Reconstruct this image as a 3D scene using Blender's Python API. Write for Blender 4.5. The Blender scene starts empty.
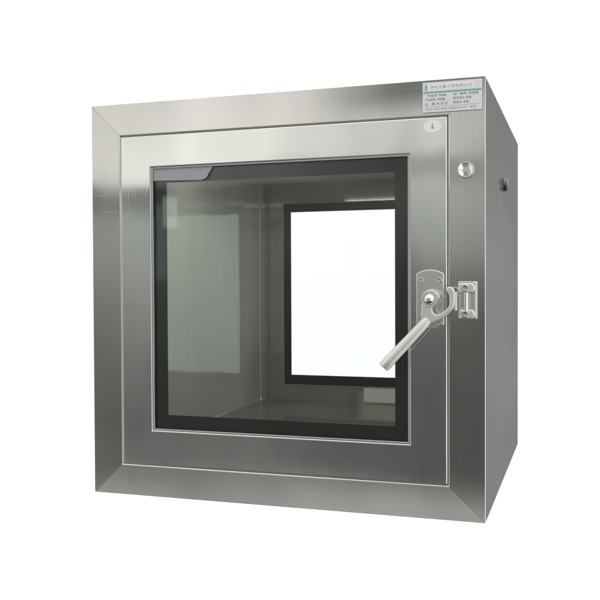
import bpy, bmesh, math
from mathutils import Vector, Matrix
sc = bpy.context.scene
COL = sc.collection
PI = math.pi
ZC = 0.38                     # height of the cabinet's centre
H = 0.38                      # half size of the cube
D = 0.76

# ------------------------------------------------------------------ materials
def new_mat(name):
    m = bpy.data.materials.new(name); m.use_nodes = True
    nt = m.node_tree; nt.nodes.clear()
    out = nt.nodes.new('ShaderNodeOutputMaterial')
    return m, nt, out

def N(nt, t, **kw):
    n = nt.nodes.new(t)
    for k, v in kw.items():
        setattr(n, k, v)
    return n

def math_node(nt, op, a, b=None, c=None, clamp=False):
    n = nt.nodes.new('ShaderNodeMath'); n.operation = op; n.use_clamp = clamp
    for i, v in enumerate((a, b, c)):
        if v is None: continue
        if isinstance(v, (int, float)): n.inputs[i].default_value = v
        else: nt.links.new(v, n.inputs[i])
    return n.outputs[0]

def steel(name, color, rough, axis='x', brush=0.02, wave=0.0024, wave_scale=3.8, metallic=1.0, var=0.02, seed=0.0,
          spec=0.5, stain=0.0):
    """brushed stainless sheet: fine streaks along one axis, slow waviness of the sheet"""
    m, nt, out = new_mat(name)
    p = N(nt, 'ShaderNodeBsdfPrincipled')
    p.inputs['Metallic'].default_value = metallic
    p.inputs['Specular IOR Level'].default_value = spec
    tc = N(nt, 'ShaderNodeTexCoord')
    mp = N(nt, 'ShaderNodeMapping')
    sc_ = {'x': (3, 400, 400), 'y': (400, 3, 400), 'z': (400, 400, 3)}[axis]
    mp.inputs['Scale'].default_value = sc_
    mp.inputs['Location'].default_value = (seed, seed * 1.7, seed * .6)
    nt.links.new(tc.outputs['Object'], mp.inputs['Vector'])
    streak = N(nt, 'ShaderNodeTexNoise'); streak.inputs['Scale'].default_value = 1.0
    streak.inputs['Detail'].default_value = 4.0
    nt.links.new(mp.outputs[0], streak.inputs['Vector'])
    mp2 = N(nt, 'ShaderNodeMapping')
    mp2.inputs['Location'].default_value = (seed * 2.3, seed, seed * 3.1)
    mp2.inputs['Scale'].default_value = {'x': (.45, 1, 1), 'y': (1, .45, 1), 'z': (1, 1, .45)}[axis]
    nt.links.new(tc.outputs['Object'], mp2.inputs['Vector'])
    slow = N(nt, 'ShaderNodeTexNoise'); slow.inputs['Scale'].default_value = wave_scale
    slow.inputs['Detail'].default_value = 1.5; slow.inputs['Roughness'].default_value = .35
    nt.links.new(mp2.outputs[0], slow.inputs['Vector'])
    cloud = N(nt, 'ShaderNodeTexNoise'); cloud.inputs['Scale'].default_value = 9.0
    cloud.inputs['Detail'].default_value = 5.0
    nt.links.new(mp2.outputs[0], cloud.inputs['Vector'])
    b1 = N(nt, 'ShaderNodeBump'); b1.inputs['Strength'].default_value = 1.0
    b1.inputs['Distance'].default_value = wave
    nt.links.new(slow.outputs['Fac'], b1.inputs['Height'])
    b2 = N(nt, 'ShaderNodeBump'); b2.inputs['Strength'].default_value = brush
    b2.inputs['Distance'].default_value = .0004
    nt.links.new(streak.outputs['Fac'], b2.inputs['Height'])
    nt.links.new(b1.outputs[0], b2.inputs['Normal'])
    nt.links.new(b2.outputs[0], p.inputs['Normal'])
    # reflectivity varies a little with the grain and with handling marks
    k = math_node(nt, 'MULTIPLY_ADD', streak.outputs['Fac'], var * 2, 1 - var)
    k2 = math_node(nt, 'MULTIPLY_ADD', cloud.outputs['Fac'], stain * 2, 1 - stain)
    k = math_node(nt, 'MULTIPLY', k, k2)
    mx = N(nt, 'ShaderNodeMix', data_type='RGBA'); mx.blend_type = 'MULTIPLY'
    mx.inputs['Factor'].default_value = 1.0
    mx.inputs['A'].default_value = (*color, 1)
    cc = N(nt, 'ShaderNodeCombineColor')
    for i in range(3): nt.links.new(k, cc.inputs[i])
    nt.links.new(cc.outputs[0], mx.inputs['B'])
    nt.links.new(mx.outputs['Result'], p.inputs['Base Color'])
    mp3 = N(nt, 'ShaderNodeMapping'); mp3.inputs['Rotation'].default_value = (0, .55 + seed, 0)
    mp3.inputs['Scale'].default_value = (5, 1, 190)
    nt.links.new(tc.outputs['Object'], mp3.inputs['Vector'])
    scr = N(nt, 'ShaderNodeTexNoise'); scr.inputs['Scale'].default_value = 1.0; scr.inputs['Detail'].default_value = 1.0
    nt.links.new(mp3.outputs[0], scr.inputs['Vector'])
    sm = N(nt, 'ShaderNodeMapRange'); sm.inputs['From Min'].default_value = .70; sm.inputs['From Max'].default_value = .78
    nt.links.new(scr.outputs['Fac'], sm.inputs['Value'])
    r = math_node(nt, 'MULTIPLY_ADD', streak.outputs['Fac'], .10, rough - .05)
    r = math_node(nt, 'MULTIPLY_ADD', sm.outputs['Result'], .08, r)
    r = math_node(nt, 'MULTIPLY_ADD', cloud.outputs['Fac'], .14, math_node(nt, 'SUBTRACT', r, .07), clamp=True)
    nt.links.new(r, p.inputs['Roughness'])
    nt.links.new(p.outputs[0], out.inputs['Surface'])
    return m

def satin(name, color, rough, diff=0.5, wave=.0006, wave_scale=3.0, axis='z', band=(1, 1, 1)):
    """dull mill-finish sheet: a soft mirror over a dull grey skin, no bright grazing sheen"""
    m, nt, out = new_mat(name)
    tc = N(nt, 'ShaderNodeTexCoord')
    mp = N(nt, 'ShaderNodeMapping')
    mp.inputs['Scale'].default_value = {'x': (4, 300, 300), 'y': (300, 4, 300), 'z': (300, 300, 4)}[axis]
    nt.links.new(tc.outputs['Object'], mp.inputs['Vector'])
    st = N(nt, 'ShaderNodeTexNoise'); st.inputs['Scale'].default_value = 1.0; st.inputs['Detail'].default_value = 3
    nt.links.new(mp.outputs[0], st.inputs['Vector'])
    cl = N(nt, 'ShaderNodeTexNoise'); cl.inputs['Scale'].default_value = wave_scale; cl.inputs['Detail'].default_value = 2
    mp2 = N(nt, 'ShaderNodeMapping'); mp2.inputs['Scale'].default_value = band
    nt.links.new(tc.outputs['Object'], mp2.inputs['Vector']); nt.links.new(mp2.outputs[0], cl.inputs['Vector'])
    b1 = N(nt, 'ShaderNodeBump'); b1.inputs['Distance'].default_value = wave
    nt.links.new(cl.outputs['Fac'], b1.inputs['Height'])
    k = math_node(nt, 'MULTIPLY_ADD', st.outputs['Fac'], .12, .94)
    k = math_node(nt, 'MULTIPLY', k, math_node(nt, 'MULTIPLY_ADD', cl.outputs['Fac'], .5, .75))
    mx = N(nt, 'ShaderNodeMix', data_type='RGBA'); mx.blend_type = 'MULTIPLY'; mx.inputs['Factor'].default_value = 1
    mx.inputs['A'].default_value = (*color, 1)
    cc = N(nt, 'ShaderNodeCombineColor')
    for i in range(3): nt.links.new(k, cc.inputs[i])
    nt.links.new(cc.outputs[0], mx.inputs['B'])
    d = N(nt, 'ShaderNodeBsdfDiffuse'); g = N(nt, 'ShaderNodeBsdfGlossy')
    g.inputs['Roughness'].default_value = rough
    for s in (d, g):
        nt.links.new(mx.outputs['Result'], s.inputs['Color']); nt.links.new(b1.outputs[0], s.inputs['Normal'])
    ms = N(nt, 'ShaderNodeMixShader'); ms.inputs[0].default_value = 1 - diff
    nt.links.new(d.outputs[0], ms.inputs[1]); nt.links.new(g.outputs[0], ms.inputs[2])
    nt.links.new(ms.outputs[0], out.inputs['Surface'])
    return m

def plain(name, color, rough, metallic=0.0, spec=.5, grain=.06, scale=60):
    m, nt, out = new_mat(name)
    p = N(nt, 'ShaderNodeBsdfPrincipled')
    p.inputs['Metallic'].default_value = metallic
    p.inputs['Roughness'].default_value = rough
    p.inputs['Specular IOR Level'].default_value = spec
    tc = N(nt, 'ShaderNodeTexCoord')
    nz = N(nt, 'ShaderNodeTexNoise'); nz.inputs['Scale'].default_value = scale; nz.inputs['Detail'].default_value = 4
    nt.links.new(tc.outputs['Object'], nz.inputs['Vector'])
    k = math_node(nt, 'MULTIPLY_ADD', nz.outputs['Fac'], grain * 2, 1 - grain)
    cc = N(nt, 'ShaderNodeCombineColor')
    for i in range(3):
        nt.links.new(math_node(nt, 'MULTIPLY', k, color[i]), cc.inputs[i])
    nt.links.new(cc.outputs[0], p.inputs['Base Color'])
    nt.links.new(p.outputs[0], out.inputs['Surface'])
    return m

def glass_mat(name):
    m, nt, out = new_mat(name)
    t = N(nt, 'ShaderNodeBsdfTransparent'); t.inputs[0].default_value = (.965, .985, .97, 1)
    g = N(nt, 'ShaderNodeBsdfGlossy'); g.inputs['Roughness'].default_value = 0.0
    fr = N(nt, 'ShaderNodeFresnel'); fr.inputs['IOR'].default_value = 1.5
    tc = N(nt, 'ShaderNodeTexCoord')
    nz = N(nt, 'ShaderNodeTexNoise'); nz.inputs['Scale'].default_value = 4.0; nz.inputs['Detail'].default_value = 1
    nt.links.new(tc.outputs['Object'], nz.inputs['Vector'])
    b = N(nt, 'ShaderNodeBump'); b.inputs['Distance'].default_value = .0003
    nt.links.new(nz.outputs['Fac'], b.inputs['Height']); nt.links.new(b.outputs[0], g.inputs['Normal'])
    ms = N(nt, 'ShaderNodeMixShader')
    nt.links.new(fr.outputs[0], ms.inputs[0]); nt.links.new(t.outputs[0], ms.inputs[1]); nt.links.new(g.outputs[0], ms.inputs[2])
    nt.links.new(ms.outputs[0], out.inputs['Surface'])
    return m

STEEL_H = steel('brushed_steel_across', (.64, .63, .605), .06, 'x', seed=1.3, stain=.05)
STEEL_V = steel('brushed_steel_upright', (.58, .575, .552), .06, 'z', seed=4.1, stain=.05)
STEEL_DOOR = steel('door_steel', (.70, .70, .675), .045, 'z', seed=2.2, wave=.0034, wave_scale=4.5, stain=.04)
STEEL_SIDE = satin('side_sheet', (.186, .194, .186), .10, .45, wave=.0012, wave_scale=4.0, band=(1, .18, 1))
STEEL_IN = satin('liner_steel', (.56, .572, .54), .08, .84, wave=.0085, wave_scale=4.5, axis='z', band=(1, 1, .3))
STEEL_BACK = satin('rear_door_steel', (.40, .40, .375), .08, .5, axis='x')
REFL_PALE = plain('pale_reflection', (.90, .90, .87), .40, .1)  # pale tone stands in for light reflected on the rear door
CAST = plain('cast_bright_metal', (.72, .715, .69), .34, .72, grain=.05, scale=90)
PLATE = plain("polished_plate", (.76, .77, .74), .24, 1.0, grain=.03, scale=40)
CHROME = plain('chrome', (.78, .78, .76), .08, 1.0, grain=.02)
STEEL_FLOOR = satin('liner_floor_steel', (.52, .52, .48), .05, .3, wave=.0004, axis='y')
BLACK = plain('black_border_paint', (.018, .018, .017), .4)
KNOB = plain('dull_knob', (.26, .265, .26), .4, .3)
GASKET = plain('grey_gasket', (.16, .16, .155), .6)
DARK = plain('dark_gap', (.02, .02, .02), .7)
BEAD = plain('grey_sealant_bead', (.42, .42, .42), .3, .6)
WELD = plain('weld_bead', (.60, .58, .50), .4, .7, grain=.25, scale=250)
FILM = plain('lavender_film', (.37, .355, .39), .28, 0, grain=.04)
PAPER = plain('printed_label', (.76, .785, .79), .35, 0, grain=.02)
WHITE = plain('white_label', (.88, .89, .89), .4, 0, grain=.02)
INK = plain('grey_ink', (.13, .14, .16), .6)
INK_SOFT = plain('faint_ink', (.34, .35, .38), .6)
INK_RED = plain('rose_ink', (.33, .22, .26), .6)
INK_GREEN = plain('teal_ink', (.16, .42, .37), .5)
INK_BLUE = plain('blue_grey_ink', (.22, .33, .38), .5)
GLASS = glass_mat('window_glass')

# ------------------------------------------------------------------ mesh helpers
def add_box(bm, x0, x1, y0, y1, z0, z1):
    v = [bm.verts.new(p) for p in ((x0,y0,z0),(x1,y0,z0),(x1,y1,z0),(x0,y1,z0),(x0,y0,z1),(x1,y0,z1),(x1,y1,z1),(x0,y1,z1))]
    for f in ((0,3,2,1),(4,5,6,7),(0,1,5,4),(1,2,6,5),(2,3,7,6),(3,0,4,7)):
        bm.faces.new([v[i] for i in f])
    return v

def add_ring(bm, ox0, ox1, oz0, oz1, ix0, ix1, iz0, iz1, y0, y1):
    """a rectangular frame as one closed solid between depths y0 and y1"""
    O = [(ox0,oz0),(ox1,oz0),(ox1,oz1),(ox0,oz1)]; I = [(ix0,iz0),(ix1,iz0),(ix1,iz1),(ix0,iz1)]
    of = [bm.verts.new((x,y0,z)) for x,z in O]; ob = [bm.verts.new((x,y1,z)) for x,z in O]
    f_ = [bm.verts.new((x,y0,z)) for x,z in I]; b_ = [bm.verts.new((x,y1,z)) for x,z in I]
    for i in range(4):
        j = (i+1) % 4
        bm.faces.new((of[i], of[j], f_[j], f_[i]))
        bm.faces.new((ob[j], ob[i], b_[i], b_[j]))
        bm.faces.new((of[j], of[i], ob[i], ob[j]))
        bm.faces.new((f_[i], f_[j], b_[j], b_[i]))

def add_prism(bm, pts, y0, y1):
    """an outline in x,z given thickness from y0 (front) to y1"""
    a = [bm.verts.new((x,y0,z)) for x,z in pts]; b = [bm.verts.new((x,y1,z)) for x,z in pts]
    n = len(pts)
    bm.faces.new(a); bm.faces.new(b[::-1])
    for i in range(n):
        j = (i+1) % n
        bm.faces.new((a[j], a[i], b[i], b[j]))

def add_lathe(bm, prof, c, axis, seg=32):
    """profile of (radius, height) turned round an axis through c"""
    axis = Vector(axis).normalized()
    q = Vector((0,0,1)).rotation_difference(axis)
    rings = []
    for r, h in prof:
        if r < 1e-6:
            rings.append([bm.verts.new(Vector(c) + q @ Vector((0,0,h)))])
        else:
            rings.append([bm.verts.new(Vector(c) + q @ Vector((r*math.cos(2*PI*i/seg), r*math.sin(2*PI*i/seg), h))) for i in range(seg)])
    for A, B in zip(rings, rings[1:]):
        for i in range(seg):
            j = (i+1) % seg
            if len(A) == 1 and len(B) > 1: bm.faces.new((A[0], B[i], B[j]))
            elif len(B) == 1 and len(A) > 1: bm.faces.new((A[i], A[j], B[0]))
            elif len(A) > 1: bm.faces.new((A[i], A[j], B[j], B[i]))
    if len(rings[0]) > 1: bm.faces.new(rings[0][::-1])
    if len(rings[-1]) > 1: bm.faces.new(rings[-1])

def bevel(bm, w, seg=3, ang=0.4, only=None, keep=False):
    bm.normal_update()
    es = [e for e in bm.edges if len(e.link_faces) == 2 and e.calc_face_angle(0) > ang and (only is None or only(e))]
    flat = [f.normal.copy() for f in bm.faces if not (len(f.verts) == 4 and f.calc_area() < 1.2e-4) and not (keep and f.smooth)]
    bmesh.ops.bevel(bm, geom=es, offset=w, segments=seg, profile=.5, affect='EDGES', clamp_overlap=True)
    bm.normal_update()
    for f in bm.faces: f.smooth = not any(f.normal.dot(n) > .99995 for n in flat)

def obj(name, bm, mat, parent=None, smooth=True, angle=35):
    bmesh.ops.recalc_face_normals(bm, faces=bm.faces)
    if smooth and not any(f.smooth for f in bm.faces):
        for f in bm.faces: f.smooth = len(f.verts) <= 4
    if smooth:
        bm.normal_update()
        for e in bm.edges:
            e.smooth = len(e.link_faces) == 2 and e.calc_face_angle(0) < math.radians(angle)
    me = bpy.data.meshes.new(name); bm.to_mesh(me); bm.free()
    me.materials.append(mat)
    o = bpy.data.objects.new(name, me); COL.objects.link(o)
    if parent: o.parent = parent
    return o

def B(): return bmesh.new()

# ------------------------------------------------------------------ the thing
box = bpy.data.objects.new('pass_box', None); COL.objects.link(box)
box.location = (0, 0, ZC)
box['label'] = 'cube-shaped stainless steel pass box with glazed front door and lever latch, on white'
box['category'] = 'pass box'

# outer shell: four folded sheets as one wrapped tube, with the rear surround
bm = B(); T = .0015
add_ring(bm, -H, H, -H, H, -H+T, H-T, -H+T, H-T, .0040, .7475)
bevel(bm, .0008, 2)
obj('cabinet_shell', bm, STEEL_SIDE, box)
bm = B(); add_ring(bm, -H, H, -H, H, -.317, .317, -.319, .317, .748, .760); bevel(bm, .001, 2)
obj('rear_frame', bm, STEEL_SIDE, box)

# front frame: four mitred rails
gk = B(); add_ring(gk, -.3185, .3185, -.3210, .3185, -.3135, .3135, -.3160, .3135, .0018, .0036)
fr = B(); add_ring(fr, -.372, .372, -.372, .372, -.322, .322, -.324, .322, .0042, .030)
frame = obj('front_frame', fr, DARK, box)
obj('door_gasket', gk, GASKET, frame)
IX, IZ0, IZ1 = .3170, -.3195, .3170
g = .00022
def rail(pts, mat, tilt_axis=None, tilt=0.0):
    bm = B(); add_prism(bm, pts, 0, .0038)
    front = lambda e: all(v.co.y < .0003 for v in e.verts)
    inner = lambda e: all(abs(v.co.x) < .335 and abs(v.co.z) < .335 for v in e.verts)
    outer = lambda e: all(abs(v.co.x) > .375 or abs(v.co.z) > .375 for v in e.verts)
    bevel(bm, .0026, 4, only=lambda e: front(e) and inner(e))
    bevel(bm, .0008, 3, only=lambda e: front(e) and outer(e), keep=True)
    cx = sum(p[0] for p in pts)/4; cz = sum(p[1] for p in pts)/4
    if tilt:
        M = Matrix.Translation((cx,0,cz)) @ Matrix.Rotation(math.radians(tilt), 4, tilt_axis) @ Matrix.Translation((-cx,0,-cz))
        bmesh.ops.transform(bm, matrix=M, verts=bm.verts)
    return obj('frame_rail', bm, mat, frame)
rail([(-H+g,H),(H-g,H),(IX-g,IZ1),(-IX+g,IZ1)], STEEL_H, 'X', -.5)
rail([(-H+g,-H),(H-g,-H),(IX-g,IZ0),(-IX+g,IZ0)], STEEL_H, 'X', .6)
rail([(-H,H-g),(-H,-H+g),(-IX,IZ0+g),(-IX,IZ1-g)], STEEL_V, 'Z', .3)
rail([(H,H-g),(H,-H+g),(IX,IZ0+g),(IX,IZ1-g)], STEEL_V, 'Z', -.2)

# cavity liner
LX, LZ0, LZ1 = .300, -.2900, .3045
bm = B(); add_ring(bm, -LX-.0015, LX+.0015, LZ0-.0015, LZ1+.0015, -LX, LX, LZ0, LZ1, .047, .7475)
bevel(bm, .004, 3, only=lambda e: abs(e.verts[0].co.y-e.verts[1].co.y) > .3 and abs(e.verts[0].co.x) <= LX+.0005)
liner = obj('cavity_liner', bm, STEEL_IN, box)
liner.data.materials.append(STEEL_FLOOR)
for p in liner.data.polygons:
    if p.normal.z > .9: p.material_index = 1
bm = B(); add_ring(bm, -.374, .374, -.374, .374, -LX, LX, LZ0, LZ1, .0455, .0465)
obj('liner_flange', bm, DARK, liner)
# weld along the rear corner and where it meets the floor and ceiling
bm = B(); WY = .715
add_lathe(bm, [(.0032,0),(.0032,LZ1-LZ0)], (-LX, WY, LZ0), (0,0,1), 12)
add_lathe(bm, [(0,-.002),(.006,-.001),(.007,.003),(.005,.008),(.0032,.011)], (-LX, WY, LZ0), (0,0,1), 16)
obj('weld_seam', bm, WELD, liner)
bm = B(); add_lathe(bm, [(.0022,0),(.0022,.66)], (-LX, .055, LZ0), (0,1,0), 10)
obj('weld_seam', bm, WELD, liner)

# window opening sizes shared by both doors
BX0, BX1, BZ0, BZ1 = -.2500, .2490, -.2500, .2530
CX0, CX1, CZ0, CZ1 = -.2230, .2222, -.2222, .2250

# front door
bm = B(); add_ring(bm, -.3157, .3156, -.3181, .3156, BX0-.0015, BX1+.0015, BZ0-.0015, BZ1+.0015, -.0012, .044)
bevel(bm, .0022, 4)
door = obj('door', bm, STEEL_DOOR, box)
bm = B(); add_box(bm, BX0-.001, BX1+.001, .0040, .0090, BZ0-.001, BZ1+.001)
obj('window_pane', bm, GLASS, door, smooth=False)
bm = B(); add_ring(bm, BX0-.001, BX1+.001, BZ0-.001, BZ1+.001, CX0, CX1, CZ0, CZ1, .0096, .0112)
obj('black_border', bm, BLACK, door, smooth=False)
bm = B(); add_ring(bm, BX0-.0012, BX1+.0012, BZ0-.0012, BZ1+.0012, BX0+.0022, BX1-.0022, BZ0+.0020, BZ1-.0020, .0005, .0038)
bevel(bm, .001, 2)
obj('sealant_bead', bm, BEAD, door)
# protective film left on the top corner of the glass
bm = B()
pts = [(-.2475,.2528),(-.2475,.2290),(-.1475,.2265)]
for i in range(1, 8):
    a = i/7; pts.append((-.1475 + .014*a + .006*math.sin(a*PI)*.6, .2265 + .004*a*a + .006*a))
pts += [(-.1245,.2490),(-.1210,.2528)]
add_prism(bm, pts, .0034, .0038)
obj('protective_film', bm, FILM, door)
# oval sticker with a small grey mark
bm = B(); cx, cz = .2906, .3000
add_prism(bm, [(cx+.0157*math.cos(2*PI*i/40), cz+.0104*math.sin(2*PI*i/40)) for i in range(40)], -.0016, -.0013)
ov = obj('oval_sticker', bm, WHITE, door)
bm = B()
add_prism(bm, [(cx-.0016,cz-.0044),(cx-.0020,cz-.0012),(cx-.0007,cz+.0008),(cx-.0009,cz+.0048),(cx+.0009,cz+.0048),(cx+.0007,cz+.0008),(cx+.0022,cz-.0014),(cx+.0018,cz-.0044)], -.0018, -.00165)
bm2 = bm
obj('printed_mark', bm2, INK_SOFT, door, smooth=False)

# rear door
RY = .7465
bm = B(); add_ring(bm, -.3145, .3145, -.317, .3145, -.2405, .2405, -.2445, .2465, RY+.0015, .762); bevel(bm, .001, 2)
rdoor = obj('rear_door', bm, STEEL_BACK, box)
bm = B(); add_box(bm, -.2400, .2400, .7500, .7550, -.2440, .2460)
obj('window_pane', bm, GLASS, rdoor, smooth=False)
bm = B(); add_ring(bm, -.2420, .2420, -.2450, .2470, -.2215, .2215, -.2190, .2245, RY-.0005, RY+.0012)
obj('black_border', bm, BLACK, rdoor, smooth=False)
bm = B(); add_ring(bm, -.2445, .2445, -.2472, .2492, -.2424, .2424, -.2453, .2473, RY-.0012, RY+.0012); bevel(bm, .0005, 2)
obj('sealant_bead', bm, BEAD, rdoor)
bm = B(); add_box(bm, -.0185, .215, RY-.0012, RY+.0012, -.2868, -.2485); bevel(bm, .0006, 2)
obj('reflection_patch', bm, REFL_PALE, rdoor)  # thin pale slab added to imitate a bright reflection below the rear window

# ------------------------------------------------------------------ lever latch on the door
def screw(c, r, parent, mat=PLATE, h=.0016):
    bm = B()
    add_lathe(bm, [(r,0),(r,h*.4),(r*.86,h),(r*.62,h),(r*.55,h*.35),(r*.22,h*.3),(r*.18,h*.75),(0,h*.8)], c, (0,-1,0), 20)
    return obj('screw', bm, mat, parent)

bm = B()
pl = [(.2625,-.0415)] + [(.2625 + .0475*i/12, -.0415 - .0075*math.sin(PI*i/12)**.8) for i in range(1, 12)] + [(.3100,-.0415)]
pl += [(.3100,.0465)] + [(.3100 - .0475*i/12, .0465 + .0070*math.sin(PI*i/12)**.8) for i in range(1, 12)] + [(.2625,.0465)]
add_prism(bm, pl, -.0042, -.0012); bevel(bm, .0011, 3)
lplate = obj('latch_plate', bm, PLATE, box)
for x, z in ((.2706,.0350),(.3022,.0350),(.2706,-.0390),(.3022,-.0390)):
    screw((x, -.0042, z), .0046, lplate, CHROME)
bm = B()
add_lathe(bm, [(.0165,0),(.0165,.005),(.0145,.0075),(.0120,.0085),(.0120,.016)], (.2880,-.0042,.0030), (0,-1,0), 36)
obj('pivot_boss', bm, CAST, lplate)

hook = [(.2770,.0096),(.2808,.0155),(.2889,.0182),(.2978,.0168),(.3049,.0122),(.3075,.0058),(.3029,-.0018),(.2973,-.0069),
 (.2945,-.0133),(.2957,-.0192),(.3003,-.0227),(.3067,-.0216),(.3143,-.0170),(.3206,-.0114),(.3231,-.0043),(.3232,.0058),
 (.3211,.0134),(.3176,.0185),(.3186,.0223),(.3232,.0240),(.3282,.0230),(.3317,.0172),(.3327,.0058),(.3312,-.0068),
 (.3282,-.0144),(.3211,-.0226),(.3117,-.0292),(.3003,-.0349),(.2888,-.0396),(.2773,-.0330),(.2747,-.0249),(.2758,-.0121)]
def rounded(pts, k=3):
    n = len(pts); res = []
    for i in range(n):
        p0, p1, p2, p3 = (Vector((*pts[(i+j) % n], 0)) for j in (-1, 0, 1, 2))
        for q in range(k):
            t = q/k
            v = .5*((2*p1) + (p2-p0)*t + (2*p0-5*p1+4*p2-p3)*t*t + (3*p1-p0-3*p2+p3)*t**3)
            res.append((v.x, v.y))
    return res
bm = B(); add_prism(bm, rounded(hook), -.0300, -.0185); bevel(bm, .0022, 3, ang=.9)
handle = obj('latch_handle', bm, CAST, box, angle=50)
# hub collar and bolt
bm = B()
add_lathe(bm, [(.0148,-.012),(.0152,0),(.0140,.0022),(.0105,.0022),(.0095,.0002),(0,.0002)], (.2900,-.0290,.0035), (0,-1,0), 36)
obj('hub', bm, CAST, handle)
bm = B()
add_lathe(bm, [(.0098,0),(.0098,.0018),(.0090,.0042),(.0066,.0064),(.0034,.0076),(0,.0079)], (.2896,-.0294,.0030), (0,-1,0), 28)
obj('pivot_bolt', bm, CHROME, handle)
# tapered grip with a flat ridge on its face, cut square at the end
def grip():
    bm = B()
    a = Vector((.2872,-.0262,-.0316)); b = Vector((.2118,-.0390,-.1140))
    ax = (b-a).normalized(); side = ax.cross(Vector((0,-1,0))).normalized(); up = side.cross(ax).normalized()
    if up.y > 0: up = -up
    # cross-section: oval with a raised flat along the front
    def sect(w, h):
        pr = [(-1,0),(-.95,.42),(-.72,.72),(-.34,.86),(-.18,1.0),(.24,1.0),(.42,.80),(.76,.62),(.95,.36),(1,0),(.86,-.5),(.5,-.85),(0,-1),(-.5,-.85),(-.86,-.5)]
        return [(x*w*1.06, y*h*1.04) for x, y in pr]
    rings = []
    L = (b-a).length
    for t, w, h in ((0,.0066,.0058),(.06,.0078,.0066),(.16,.0082,.0072),(.5,.0088,.0080),(.85,.0094,.0086),(.965,.0094,.0086),(.99,.0088,.0080),(1,.0078,.0070)):
        c = a + ax*L*t
        rings.append([bm.verts.new(c + side*x + up*y) for x, y in sect(w, h)])
    n = len(rings[0])
    for A, Bq in zip(rings, rings[1:]):
        for i in range(n):
            j = (i+1) % n; bm.faces.new((A[i], A[j], Bq[j], Bq[i]))
    bm.faces.new(rings[0]); bm.faces.new(rings[-1][::-1])
    return bm
obj('grip', grip(), CAST, handle, angle=28)

# ------------------------------------------------------------------ keeper on the frame
bm = B(); add_box(bm, .3345, .3665, -.0040, -.0005, -.0315, .0330); bevel(bm, .0009, 3)
keeper = obj('latch_keeper', bm, PLATE, box)
def ear(z0, z1, zc):
    bm = B()
    pts = [(.3370,z0),(.3600,z0),(.3640,(z0*.7+z1*.3)),(.3640,(z0*.3+z1*.7)),(.3600,z1),(.3370,z1)]
    add_prism(bm, pts, -.0165, -.004); bevel(bm, .0022, 3)
    obj('keeper_ear', bm, CAST, keeper)
    screw((.3482,-.0165,zc), .0062, keeper, CHROME, .002)
ear(.0130,.0300,.0214); ear(-.0305,-.0150,-.0229)
bm = B(); add_lathe(bm, [(.0048,0),(.0048,.030)], (.3490,-.0125,-.0160), (0,0,1), 24)
obj('keeper_pin', bm, CHROME, keeper)
bm = B(); add_lathe(bm, [(.0030,-.0005),(.0036,0),(.0036,.031),(.0030,.0315)], (.3318,-.0170,-.0160), (0,0,1), 24)
obj('keeper_roller', bm, CAST, keeper)
bm = B(); add_box(bm, .3615,.3660,-.0115,-.0040,-.0300,.0315); bevel(bm, .0012, 3)
obj('keeper_rib', bm, PLATE, keeper)

# ------------------------------------------------------------------ round chrome button on the right stile
bm = B(); c = (.3475,-.0002,.2225)
add_lathe(bm, [(.0142,0),(.0142,.0018),(.0138,.0032),(.0130,.0040),(.0122,.0040),(.0118,.0030)], c, (0,-1,0), 40)
btn = obj('round_button', bm, CHROME, box)
bm = B()
# dished cap with three lobes cut into it
seg = 48; rings = []
for k, r in enumerate((.0120,.0108,.0094,.0078,.0060,.0040,.0020)):
    ring = []
    for i in range(seg):
        a = 2*PI*i/seg; q = r/.0120
        h = .0055 + q*q*(.0030+.0010*math.sin(3*a))*math.cos(a)**2 - .0006*q*q*math.sin(3*a) + q*.0030*math.sin(a)
        ring.append(bm.verts.new((c[0]+r*math.cos(a), c[1]-h, c[2]+r*math.sin(a))))
    rings.append(ring)
for A, Bq in zip(rings, rings[1:]):
    for i in range(seg):
        j = (i+1) % seg; bm.faces.new((A[i], A[j], Bq[j], Bq[i]))
bm.faces.new(rings[-1])
obj('button_cap', bm, CHROME, btn, angle=60)

# small knob on the right side sheet
bm = B()
add_lathe(bm, [(.0085,0),(.0085,.002),(.0070,.003),(.0066,.006),(.0058,.008),(.0038,.0092),(0,.0095)], (H, .355, .240), (1,0,0), 28)
knob = obj('side_knob', bm, KNOB, box)
bm = B(); add_prism(bm, [(0,0),(.006,0),(.008,-.010),(0,-.012)], -.009, .009)
for v in bm.verts: v.co = Vector((H + v.co.x, .355 + v.co.y, .2325 + v.co.z))
bevel(bm, .0012, 2)
obj('knob_bracket', bm, DARK, knob)

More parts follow.
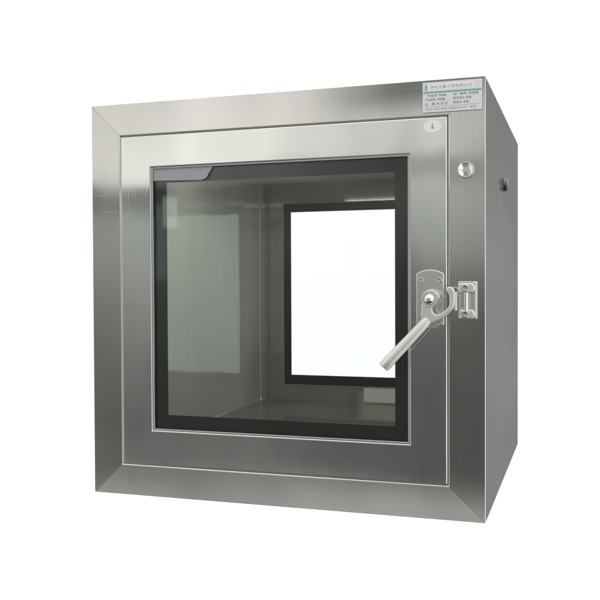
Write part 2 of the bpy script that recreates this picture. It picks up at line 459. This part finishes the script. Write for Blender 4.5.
# ------------------------------------------------------------------ printed nameplate
NX0, NX1, NZ0, NZ1 = .2740, .3750, .3235, .3752
bm = B()
add_box(bm, NX0, NX1, -.0030, -.0022, NZ0, NZ1)
bevel(bm, .0005, 2)
name_plate = obj('nameplate', bm, PAPER, box)
NY = -.0031
def pu(u): return NX0 + (NX1-NX0)*u
def pv(v): return NZ1 - (NZ1-NZ0)*v
def bar(name, u0, u1, v0, v1, mat, y=NY):
    bm = B(); add_box(bm, pu(u0), pu(u1), y-.0001, y, pv(v1), pv(v0)); return obj(name, bm, mat, name_plate, smooth=False)
def lettering(text, u, v, size, mat, width=None):
    cu = bpy.data.curves.new('lettering', 'FONT'); cu.body = text; cu.size = size; cu.resolution_u = 2
    t = bpy.data.objects.new('lettering', cu); COL.objects.link(t)
    bpy.context.view_layer.update()
    dg = bpy.context.evaluated_depsgraph_get()
    me = bpy.data.meshes.new_from_object(t.evaluated_get(dg))
    bpy.data.objects.remove(t, do_unlink=True)
    me.name = 'lettering'; me.materials.clear(); me.materials.append(mat)
    xs = [p.co.x for p in me.vertices] or [0, 1]
    s = 1.0 if width is None else (NX1-NX0)*width / max(1e-6, max(xs)-min(xs))
    for p in me.vertices:
        p.co = Vector((pu(u) + (p.co.x-min(xs))*s, NY-.0001, pv(v) + p.co.y))
    o = bpy.data.objects.new('lettering', me); COL.objects.link(o); o.parent = name_plate
    return o
bar('title_panel', .10, .87, .06, .26, WHITE, NY+.00005)
bar('rule', .01, .985, .315, .365, INK_GREEN)
bar('rule', .03, .97, .805, .815, INK_SOFT)
# small blue-grey mark at the left of the title
bm = B()
add_prism(bm, [(pu(.035),pv(.28)),(pu(.050),pv(.06)),(pu(.062),pv(.06)),(pu(.080),pv(.28)),(pu(.066),pv(.28)),(pu(.056),pv(.15)),(pu(.048),pv(.28))], NY-.0001, NY)
obj('printed_mark', bm, INK_BLUE, name_plate, smooth=False)
lettering('净化设备工程有限公司', .125, .215, .0062, INK_RED, .70)
lettering('产品名称: 传递窗', .07, .485, .0050, INK, .33)
lettering('产品型号: 传递窗', .05, .620, .0050, INK, .33)
lettering('日    期: 年 月 日', .05, .760, .0050, INK, .37)
lettering('出厂编号: 传递窗', .52, .475, .0050, INK, .42)
lettering('额定电压: 传递', .52, .610, .0050, INK, .30)
lettering('检验员: 合格', .52, .750, .0050, INK, .26)
lettering('地址: 净化设备工程有限公司  电话:', .05, .925, .0040, INK_SOFT, .86)

# ------------------------------------------------------------------ surroundings: plain white behind, a dim room before the cabinet
w = bpy.data.worlds.new('World'); sc.world = w; w.use_nodes = True
nt = w.node_tree; nt.nodes.clear()
wo = N(nt, 'ShaderNodeOutputWorld'); bg = N(nt, 'ShaderNodeBackground')
nt.links.new(bg.outputs[0], wo.inputs[0])
tc = N(nt, 'ShaderNodeTexCoord'); sp = N(nt, 'ShaderNodeSeparateXYZ')
nt.links.new(tc.outputs['Generated'], sp.inputs[0])
X, Y, Z = sp.outputs
R2D = 180/PI
AZ = math_node(nt, 'MULTIPLY', math_node(nt, 'ARCTAN2', math_node(nt, 'MULTIPLY', X, -1), math_node(nt, 'MULTIPLY', Y, -1)), R2D)
EL = math_node(nt, 'MULTIPLY_ADD', math_node(nt, 'ARCSINE', Z), R2D, .9)
wob = N(nt, 'ShaderNodeTexNoise'); wob.inputs['Scale'].default_value = 5.0; wob.inputs['Detail'].default_value = 3.0
nt.links.new(tc.outputs['Generated'], wob.inputs['Vector'])
wm = N(nt, 'ShaderNodeMapping'); wm.inputs['Scale'].default_value = (14, 14, 5)
nt.links.new(tc.outputs['Generated'], wm.inputs['Vector'])
wob2 = N(nt, 'ShaderNodeTexNoise'); wob2.inputs['Scale'].default_value = 1.0; wob2.inputs['Detail'].default_value = 3.0
nt.links.new(wm.outputs[0], wob2.inputs['Vector'])
ELW = math_node(nt, 'ADD', EL, math_node(nt, 'MULTIPLY_ADD', wob.outputs["Fac"], 2.2, -1.1))
def ramp(pts, x=ELW, lo=-60, hi=60, tint=None):
    r = N(nt, 'ShaderNodeValToRGB'); cr = r.color_ramp; cr.interpolation = 'LINEAR'
    while len(cr.elements) > 1: cr.elements.remove(cr.elements[-1])
    for i, (e, val) in enumerate(pts):
        pos = (e-lo)/(hi-lo)
        el = cr.elements[0] if i == 0 else cr.elements.new(pos)
        el.position = pos
        t = tint(e) if tint else (1, 1, 1)
        el.color = (val*t[0], val*t[1], val*t[2], 1)
    nt.links.new(math_node(nt, 'MULTIPLY_ADD', x, 1/(hi-lo), -lo/(hi-lo), clamp=True), r.inputs[0])
    return r.outputs[0]
def smooth(x, a, b):
    n = N(nt, 'ShaderNodeMapRange', interpolation_type='SMOOTHSTEP')
    n.inputs['From Min'].default_value = a; n.inputs['From Max'].default_value = b
    nt.links.new(x, n.inputs['Value']); return n.outputs['Result']
def mix(fac, a, b):
    n = N(nt, 'ShaderNodeMix', data_type='RGBA')
    nt.links.new(fac, n.inputs['Factor'])
    for s, v in (('A', a), ('B', b)):
        if isinstance(v, tuple): n.inputs[s].default_value = (*v, 1)
        else: nt.links.new(v, n.inputs[s])
    return n.outputs['Result']
def patch(az0, az1, el0, el1, s=.5, sa=None):
    sa = s if sa is None else sa
    a = math_node(nt, 'MULTIPLY', smooth(AZ, az0-sa, az0+sa), smooth(AZ, az1+sa, az1-sa))
    b = math_node(nt, 'MULTIPLY', smooth(EL, el0-s, el0+s), smooth(EL, el1+s, el1-s))
    return math_node(nt, 'MULTIPLY', a, b)
def tint(e):
    if e > 6.8: return (1.0, .985, .955)
    return (.95, 1.0, .955)
left = ramp([(-60,.05),(-34,.09),(-25,.30),(-18,.58),(-14,.48),(-12.6,.34),(-11,.20),(-8,.18),(-3,.24),(0,.33),(2.5,.43),(4.8,.47),(5.8,.30),(6.6,.26),(7.1,.36),
             (7.5,1.10),(9,1.12),(12,1.05),(14,.98),(20,.9),(30,1.25),(60,1.5)], tint=tint)
right = ramp([(-60,.05),(-34,.09),(-25,.30),(-18,.60),(-14,.48),(-13,.30),(-11.5,.125),(-7,.125),(-3,.15),(0,.22),(1.5,.28),(3,.42),(5.5,.56),(7.0,.60),(8.0,.44),(8.8,.42),
              (9.2,.74),(11,.80),(14,.76),(20,.9),(30,1.25),(60,1.5)], tint=tint)
front = mix(smooth(AZ, 24, 11), left, right)
vary = N(nt, 'ShaderNodeMix', data_type='RGBA'); vary.blend_type = 'MULTIPLY'; vary.inputs['Factor'].default_value = 1
vc = N(nt, 'ShaderNodeCombineColor')
for i_ in range(3): nt.links.new(math_node(nt, 'MULTIPLY_ADD', wob2.outputs['Fac'], .7, .65), vc.inputs[i_])
nt.links.new(front, vary.inputs['A']); nt.links.new(vc.outputs[0], vary.inputs['B'])
front = vary.outputs['Result']
front = mix(patch(4, 15, 13.4, 19, 1.3, 3.5), front, (.26, .265, .25))        # a darker stretch of ceiling
front = mix(patch(26.9, 27.7, 1.2, 6.0, .35, .2), front, (.65, .85, .85))   # greenery past a far opening
front = mix(patch(26.3, 27.2, 4.6, 6.5, .2, .12), front, (1.8, 1.95, 1.9))   # a small window far left
front = mix(patch(42, 80, -25, 60, 4), front, (1.0, 1.0, .97))     # bright area added on the left for highlights on the hardware
front = mix(patch(-75, -14, -25, 75, 5), front, (1.2, 1.2, 1.17))       # broad softbox-like fill added on the right to light the cavity
white = smooth(Y, -.12, .03)
colr = mix(white, front, (1.30, 1.30, 1.30))
nt.links.new(colr, bg.inputs[0]); bg.inputs[1].default_value = 1.0

# fill light added to brighten the cavity, under its ceiling behind the front door
la = bpy.data.lights.new('cavity_fill_light', 'AREA'); la.shape = 'RECTANGLE'; la.size = .40; la.size_y = .06
la.energy = .60; la.color = (1.0, .985, .93)
lo = bpy.data.objects.new('cavity_fill_light', la); COL.objects.link(lo); lo.location = (0, .24, ZC + .297)

# ------------------------------------------------------------------ camera
cam = bpy.data.cameras.new('camera'); co = bpy.data.objects.new('camera', cam); COL.objects.link(co)
cam.sensor_width = 36; cam.lens = 51.8237; cam.clip_end = 100; cam.clip_start = .01
Rv = Vector((0.95004019, 0.31209850, -0.00426129)); U = Vector((-0.00193537, 0.01954239, 0.99980716)); F = Vector((-0.31212159, 0.94984873, -0.01917008))
M = Matrix((( Rv.x, U.x, -F.x), (Rv.y, U.y, -F.y), (Rv.z, U.z, -F.z))).to_4x4()
co.matrix_world = Matrix.Translation((0.53847851, -1.48964598, 0.03062415 + ZC)) @ M
sc.camera = co
sc.view_settings.view_transform = 'Standard'; sc.view_settings.look = 'None'
sc.view_settings.exposure = 0; sc.view_settings.gamma = 1
sc.cycles.max_bounces = 16; sc.cycles.glossy_bounces = 8; sc.cycles.transparent_max_bounces = 16
